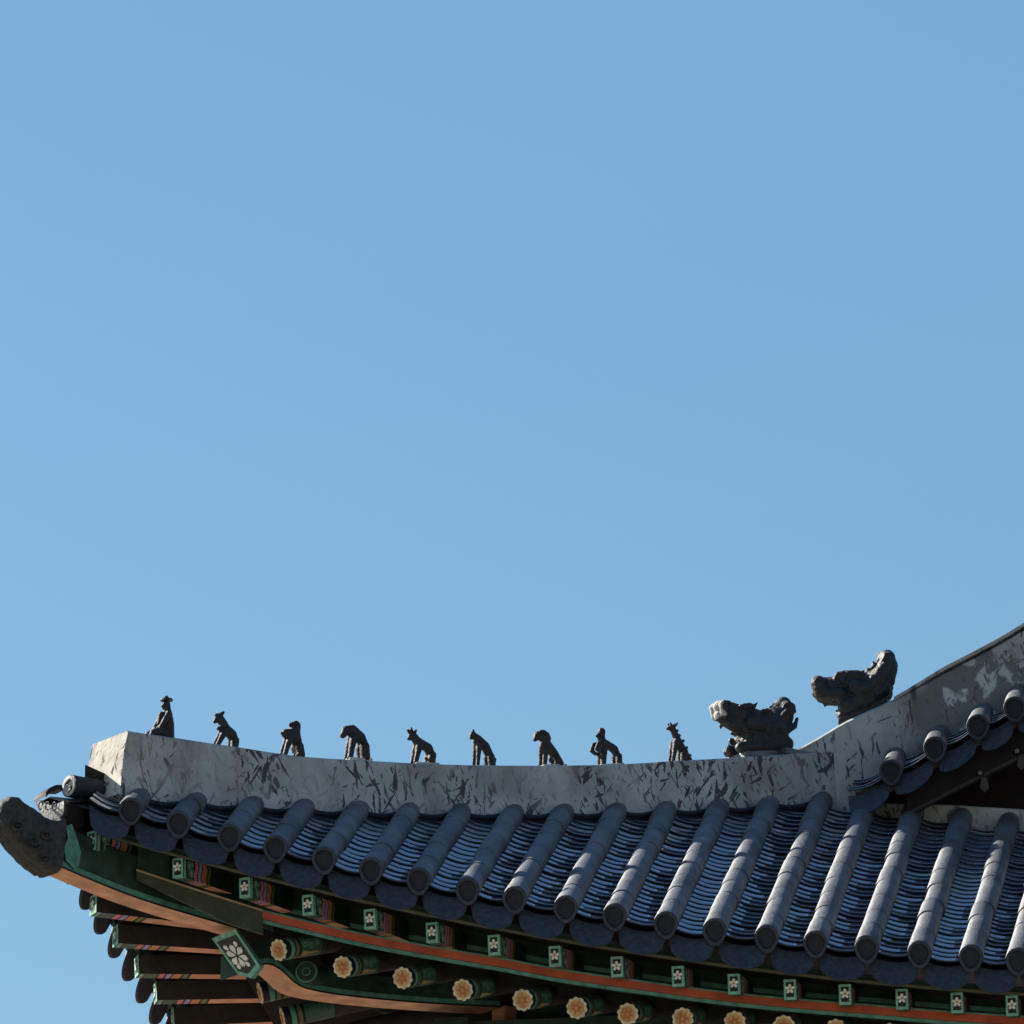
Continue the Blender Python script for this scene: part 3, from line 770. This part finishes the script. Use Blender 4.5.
def limb(mb, a, b_, ra, rb):
    n = max(2, int((b_-a).length/(min(ra, rb)*.35)))
    for i in range(n+1):
        f = i/n; ball(mb, a.lerp(b_, f), ra+(rb-ra)*f, 10)

def figure(name, label, cat, chains, x0, y0, sc, base, matn, voxel, lean=1.0, rough=0, group=None, plinth=True, hook=None, planeoff=0.0, plane=None):
    """chains: list of (lateral offsets, [(cx, cy, r), ...]) in crop units; every chain is swept for each lateral offset (m)"""
    fx = lambda cx, cy: (x0+cx/sc, y0+cy/sc)
    if plane: proj = lambda px, py: at_plane(px, py, *plane)
    else: proj = lambda px, py: hip_pt(px, py, planeoff)
    bx, by = fx(*base); org = proj(bx, by)
    if plane: lat = V(plane[0]); upr = 145
    else: lat = LAT
    per = 1.0/(sc*140) if not rough else 1.03/(sc*140)
    mb = MB()
    for offs, pts in chains:
        for of in offs:
            P_ = [(proj(*fx(cx, cy)) + lat*of, r*per) for cx, cy, r in pts]
            if len(P_) == 1: ball(mb, P_[0][0]-org, P_[0][1])
            for (a, ra), (c, rc) in zip(P_, P_[1:]): limb(mb, a-org, c-org, ra, rc)
    me = remeshed(mb, voxel)
    if rough:
        for v in me.vertices:
            q = v.co*1.0; k = noise.noise(q*28)*.7 + noise.noise(q*60)*.5; k2 = abs(noise.noise(q*20+V((3, 1, 7))))
            v.co = v.co + v.normal*rough*(k - 1.2*k2)
    me.materials.clear(); me.materials.append(M[matn])
    me.polygons.foreach_set('use_smooth', [True]*len(me.polygons))
    me.name = name
    return me, org

def place(name, label, cat, me, org, group=None, parts=()):
    root = bpy.data.objects.new(name, me); C.objects.link(root); root.location = org
    root['label'] = label; root['category'] = cat
    if group: root['group'] = group
    return root

Lg = .024        # lateral half gap of legs
FIG = [
 ('seated clay man in robe and flat hat', 130, 685, 8.533, (250, 440), [
   ((0,), [(318, 420, 62), (322, 320, 56), (318, 225, 44)]), ((0,), [(306, 150, 40), (312, 175, 36)]), ((0,), [(318, 200, 36), (312, 170, 30)]), ((0,), [(276, 160, 12)]),
   ((-.028, .028), [(312, 415, 46), (240, 380, 38), (180, 395, 32), (165, 420, 28)]),
   ((-.044, .044), [(300, 232, 26), (262, 300, 24), (235, 345, 20)]), ((0,), [(268, 235, 30), (255, 300, 26)]), ((-.02, .02), [(235, 345, 20), (208, 388, 20)])]),
 ('small clay beast with forelegs stretched far forward, next to the seated man', 130, 685, 8.533, (810, 535), [
   ((0,), [(762, 262, 38), (790, 300, 38), (812, 352, 44), (868, 405, 46), (892, 480, 40), (885, 525, 36)]), ((0,), [(755, 255, 34), (726, 290, 20)]), ((-.016, .016), [(770, 230, 18), (786, 218, 14)]), ((0,), [(735, 236, 17)]),
   ((0,), [(755, 350, 18), (790, 355, 28)]), ((-.022, .022), [(800, 375, 32), (760, 445, 24), (722, 515, 20), (704, 526, 17)]), ((-.024, .024), [(880, 460, 38), (872, 520, 32), (845, 530, 18)])]),
 ('clay ape with bulging chest and upright head', 260, 700, 8.533, (270, 470), [
   ((0,), [(303, 200, 46), (292, 270, 54), (322, 370, 44), (335, 440, 38)]), ((0,), [(262, 190, 20), (300, 195, 30)]), ((0,), [(220, 265, 40), (290, 270, 46)]),
   ((-.022, .022), [(250, 300, 32), (215, 390, 24), (198, 450, 22)]), ((-.026, .026), [(318, 380, 38), (335, 455, 34), (300, 462, 18)]), ((0,), [(183, 262, 12)])]),
 ('hunched clay beast with a rounded back and hanging head', 260, 700, 8.533, (830, 485), [
   ((0,), [(735, 240, 42), (790, 235, 44), (855, 300, 48), (895, 390, 42), (908, 470, 36)]), ((0,), [(730, 250, 36), (706, 280, 28)]), ((0,), [(795, 280, 40), (800, 320, 34)]),
   ((-.022, .022), [(790, 300, 34), (768, 390, 28), (755, 475, 26), (740, 482, 16)]), ((-.026, .026), [(875, 385, 44), (878, 480, 42)])]),
 ('clay beast with a spiky crest and arched back, middle of the row', 390, 710, 8.533, (290, 440), [
   ((0,), [(192, 198, 38), (228, 240, 38), (262, 268, 42), (325, 305, 42), (355, 380, 38), (358, 430, 34)]), ((0,), [(185, 200, 32), (163, 222, 20)]), ((0,), [(165, 165, 17), (150, 150, 11)]), ((0,), [(185, 165, 16), (182, 132, 10)]), ((0,), [(208, 175, 17), (222, 152, 11)]),
   ((-.022, .022), [(240, 275, 34), (220, 360, 25), (204, 430, 22)]), ((-.024, .024), [(345, 370, 36), (335, 428, 36)]), ((0,), [(302, 392, 12), (330, 400, 20)])]),
 ('slender clay beast with a sloping back, right of the spiky crested beast', 390, 710, 8.533, (800, 465), [
   ((0,), [(706, 192, 30), (752, 228, 36), (812, 292, 42), (850, 370, 38), (872, 445, 32)]), ((0,), [(708, 180, 20), (710, 148, 10)]), ((0,), [(698, 205, 22), (690, 220, 15)]), ((0,), [(730, 250, 24)]),
   ((-.022, .022), [(748, 280, 30), (738, 370, 21), (732, 455, 19)]), ((-.024, .024), [(845, 385, 34), (850, 452, 32)]), ((0,), [(892, 400, 18), (885, 440, 18)])]),
 ('round headed clay lion with mane, third from the large dragon head', 515, 710, 8.533, (310, 455), [
   ((0,), [(195, 200, 40), (245, 205, 42), (262, 265, 46), (325, 345, 42), (385, 435, 34)]), ((0,), [(185, 210, 30), (170, 232, 20)]), ((-.02, .02), [(205, 168, 15), (232, 172, 20), (262, 195, 20), (280, 230, 16)]), ((0,), [(235, 290, 36), (225, 325, 24)]),
   ((-.024, .024), [(245, 320, 30), (240, 390, 24), (235, 448, 22)]), ((-.028, .028), [(335, 390, 34), (360, 445, 36), (325, 448, 16)])]),
 ('clay beast with a tall head lifting one forepaw to its chest', 515, 710, 8.533, (800, 450), [
   ((0,), [(738, 165, 36), (732, 205, 38), (742, 250, 36), (765, 280, 36)]), ((0,), [(715, 195, 24), (698, 200, 14)]), ((0,), [(765, 262, 36), (845, 315, 38), (885, 400, 30), (898, 440, 24)]),
   ((-.03, .03), [(735, 260, 20), (692, 268, 18), (675, 318, 20), (705, 345, 18)]), ((-.022, .022), [(748, 290, 34), (742, 370, 28), (738, 445, 26)]), ((-.026, .026), [(868, 380, 30), (868, 442, 30)])]),
 ('thin clay beast with pointed ears and jagged spine, nearest to a dragon head', 640, 700, 6.4, (260, 392), [
   ((0,), [(205, 162, 22), (222, 200, 23), (240, 245, 28), (272, 310, 31), (308, 375, 30)]), ((0,), [(200, 165, 18), (176, 168, 11)]), ((-.014, .014), [(192, 148, 9), (188, 134, 6)]), ((-.014, .014), [(222, 148, 10), (232, 134, 6)]),
   ((-.02, .02), [(222, 255, 22), (208, 330, 16), (200, 385, 14), (188, 388, 10)]), ((-.022, .022), [(272, 320, 26), (268, 385, 22)]), ((0,), [(240, 180, 10)]), ((0,), [(252, 212, 11)]), ((0,), [(276, 246, 12)]), ((0,), [(298, 290, 12)]), ((0,), [(320, 340, 12)])]),
]
for lab, x0, y0, sc, base, ch in FIG:
    me, org = figure('ridge_figurine', lab, 'figurine', ch, x0, y0, sc, base, 'figure', .0055)
    fo = place('ridge_figurine', lab, 'roof figurine', me, org, 'clay figurines standing in a row on the hip ridge')
    org = org - V((0, 0, .018)); fo.location = org
    d = (org.x+org.y)/2; zt = ztop(d)
    # plinth tile under the figure, down to the ridge top
    us = [at[0] for _, pts in ch for at in pts]; wdt = (max(us)-min(us))/sc/122/2
    slope = (ztop(d+.1)-ztop(d-.1))/.2/math.sqrt(2); dr = (DIAG+V((0, 0, slope))).normalized()
    ht = max(.02, org.z+.004-zt)
    b = MB(); b.box(V((0, 0, -ht/2-.001)), dr*(wdt+.004), LAT*.05, (0, 0, ht/2+.003), 'pale_clay')
    b.build('plinth', fo, org=(0, 0, 0), bevel=.006)
    if 'flat hat' in lab:
        c = hip_pt(x0+312/sc, y0+108/sc, 0)-org-V((0, 0, .022))
        b = MB(); b.tube([c, c+V((0, 0, .012))], [.045, .042], 'figure', 16); b.tube([c+V((0, 0, .01)), c+V((0, 0, .028)), c+V((.003, .003, .038))], [.012, .014, .004], 'figure', 10)
        b.build('hat', fo, True, org=(0, 0, 0), sharp=45)

DR1 = [((0,), [(512, 52, 46), (560, 74, 62), (650, 112, 72), (760, 150, 82), (850, 170, 88)]), ((0,), [(512, 108, 40), (560, 140, 46), (640, 172, 62)]), ((-.055, .055), [(503, 50, 32), (515, 105, 30)]),
       ((-.05, .05), [(690, 175, 84), (840, 210, 92)]), ((-.04, .04), [(695, 270, 74), (850, 270, 86)]), ((-.07, .07), [(604, 326, 36), (660, 322, 46), (890, 305, 58)]),
       ((0,), [(820, 190, 95), (880, 120, 84), (905, 75, 70), (918, 40, 56)]), ((-.05, .05), [(850, 200, 80), (893, 120, 66), (908, 70, 52)]),
       ((-.07, .07), [(625, 62, 22), (665, 56, 20), (690, 66, 16)]), ((0,), [(770, 88, 18)]), ((-.02, .02), [(800, 74, 15)]), ((0,), [(838, 60, 18)]), ((-.1, .1), [(640, 250, 22), (655, 268, 20)]),
       ((-.112, .112), [(690, 120, 13), (730, 95, 13), (770, 110, 13), (775, 150, 13), (745, 170, 13), (722, 150, 12)]), ((-.118, .118), [(790, 240, 14), (820, 205, 14), (862, 210, 14), (868, 255, 14), (838, 270, 13)]),
       ((-.09, .09), [(640, 200, 15), (690, 215, 15), (720, 250, 15), (700, 290, 15)]), ((-.085, .085), [(600, 66, 17)]), ((-.1, .1), [(870, 60, 12), (900, 45, 12), (930, 60, 12), (935, 100, 12), (910, 120, 12)]), ((-.06, .06), [(500, 28, 14), (540, 34, 13)]),
       ((-.128, .128), [(760, 250, 17), (735, 215, 17), (770, 190, 17), (800, 215, 17)]), ((-.12, .12), [(880, 230, 18), (925, 200, 16), (940, 150, 12)]), ((-.115, .115), [(850, 130, 16), (885, 90, 15), (915, 95, 13)]),
       ((0,), [(745, 92, 20), (742, 72, 8)]), ((0,), [(785, 95, 20), (784, 74, 8)]), ((0,), [(820, 90, 20), (822, 66, 8)]), ((0,), [(855, 62, 18), (848, 24, 4)]), ((-.05, .05), [(545, 160, 14), (542, 182, 5)]), ((-.06, .06), [(610, 305, 14), (596, 270, 4)]), ((-.075, .075), [(680, 70, 18), (712, 36, 5)])]
me, org = figure('dragon_head', '', '', DR1, 640, 700, 6.4, (760, 356), 'dragon', .0075, rough=.0022)
org = org + V((0, 0, .008))
dh = place('dragon_head', 'dark clay dragon head with snout painted sunlit pale, beside the row of figurines', 'dragon head', me, org, 'clay dragon heads on the ridges')
d = (org.x+org.y)/2; ht = max(.03, org.z-ztop(d)+.02)
b = MB(); b.box(V((.0, .0, -ht/2)), (DIAG+V((0, 0, .2))).normalized()*.22, LAT*.11, (0, 0, ht/2+.01), 'tile'); b.build('plinth', dh, org=(0, 0, 0), bevel=.01)
# sunlight on the front of the snout, painted in as pale clay
dm = dh.data; dm.materials.append(M['pale_clay'])
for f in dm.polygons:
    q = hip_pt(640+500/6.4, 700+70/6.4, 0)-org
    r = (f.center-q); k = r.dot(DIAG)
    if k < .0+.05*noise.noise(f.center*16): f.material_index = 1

DR2 = [((0,), [(135, 238, 42), (190, 240, 48), (270, 228, 54), (350, 235, 62)]), ((-.06, .06), [(128, 234, 36), (138, 268, 34), (165, 282, 30), (225, 282, 34)]), ((0,), [(125, 262, 32), (175, 285, 30)]),
       ((0,), [(350, 240, 66), (405, 205, 58), (428, 150, 46), (424, 112, 38)]), ((-.04, .04), [(400, 210, 54), (428, 160, 42), (430, 120, 32)]), ((0,), [(260, 290, 52), (360, 270, 62)]), ((-.05, .05), [(255, 335, 42), (330, 310, 48), (405, 260, 44)]), ((-.04, .04), [(228, 372, 20), (245, 355, 28)]), ((0,), [(218, 368, 15), (206, 345, 8)]),
       ((-.06, .06), [(215, 203, 22), (250, 198, 24), (300, 198, 24)]), ((-.02, .02), [(392, 124, 13)]), ((0,), [(374, 142, 12)]), ((0,), [(342, 170, 13)]), ((0,), [(360, 160, 14)]), ((0,), [(398, 95, 10)]), ((-.09, .09), [(290, 250, 32), (340, 270, 36), (370, 230, 32)]),
       ((-.105, .105), [(330, 250, 10), (350, 222, 10), (385, 225, 10), (392, 255, 10), (370, 268, 9)]), ((-.1, .1), [(270, 265, 11), (300, 285, 11), (300, 315, 11), (275, 325, 10)]), ((-.085, .085), [(235, 226, 13)]), ((-.08, .08), [(405, 150, 9), (420, 120, 9), (445, 125, 9), (448, 160, 9), (430, 185, 9)]), ((-.06, .06), [(112, 222, 12), (140, 212, 11)]),
       ((-.118, .118), [(310, 300, 13), (290, 275, 13), (318, 258, 13), (340, 278, 13)]), ((-.112, .112), [(385, 290, 14), (420, 265, 12), (440, 225, 9)]), ((0,), [(372, 150, 15), (362, 130, 6)]), ((0,), [(345, 178, 15), (334, 160, 6)]), ((0,), [(395, 112, 14), (386, 94, 6)]), ((-.055, .055), [(150, 300, 12), (149, 316, 4)]), ((-.04, .04), [(222, 365, 12), (212, 330, 3)]), ((-.075, .075), [(300, 205, 14), (330, 178, 4)])]
GC = G_FRONT+.18
me, org = figure('dragon_head', '', '', DR2, 790, 630, 4.376, (310, 340), 'dragon', .0075, rough=.0022, plane=((0, 1, 0), GC))
org = org - V((0, 0, .018))
dh = place('dragon_head', 'dark clay dragon head with open jaws on the sloping gable ridge', 'dragon head', me, org, 'clay dragon heads on the ridges')
zt = smooth_tab(gtab, org.x); ht = .06
sl = (smooth_tab(gtab, org.x+.1)-smooth_tab(gtab, org.x-.1))/.2; dr = V((1, 0, sl)).normalized()
b = MB(); b.box(V((.02, 0, -ht/2-.012)), dr*.20, (0, .09, 0), (0, 0, ht/2+.01), 'dragon'); b.build('plinth', dh, org=(0, 0, 0), bevel=.01)
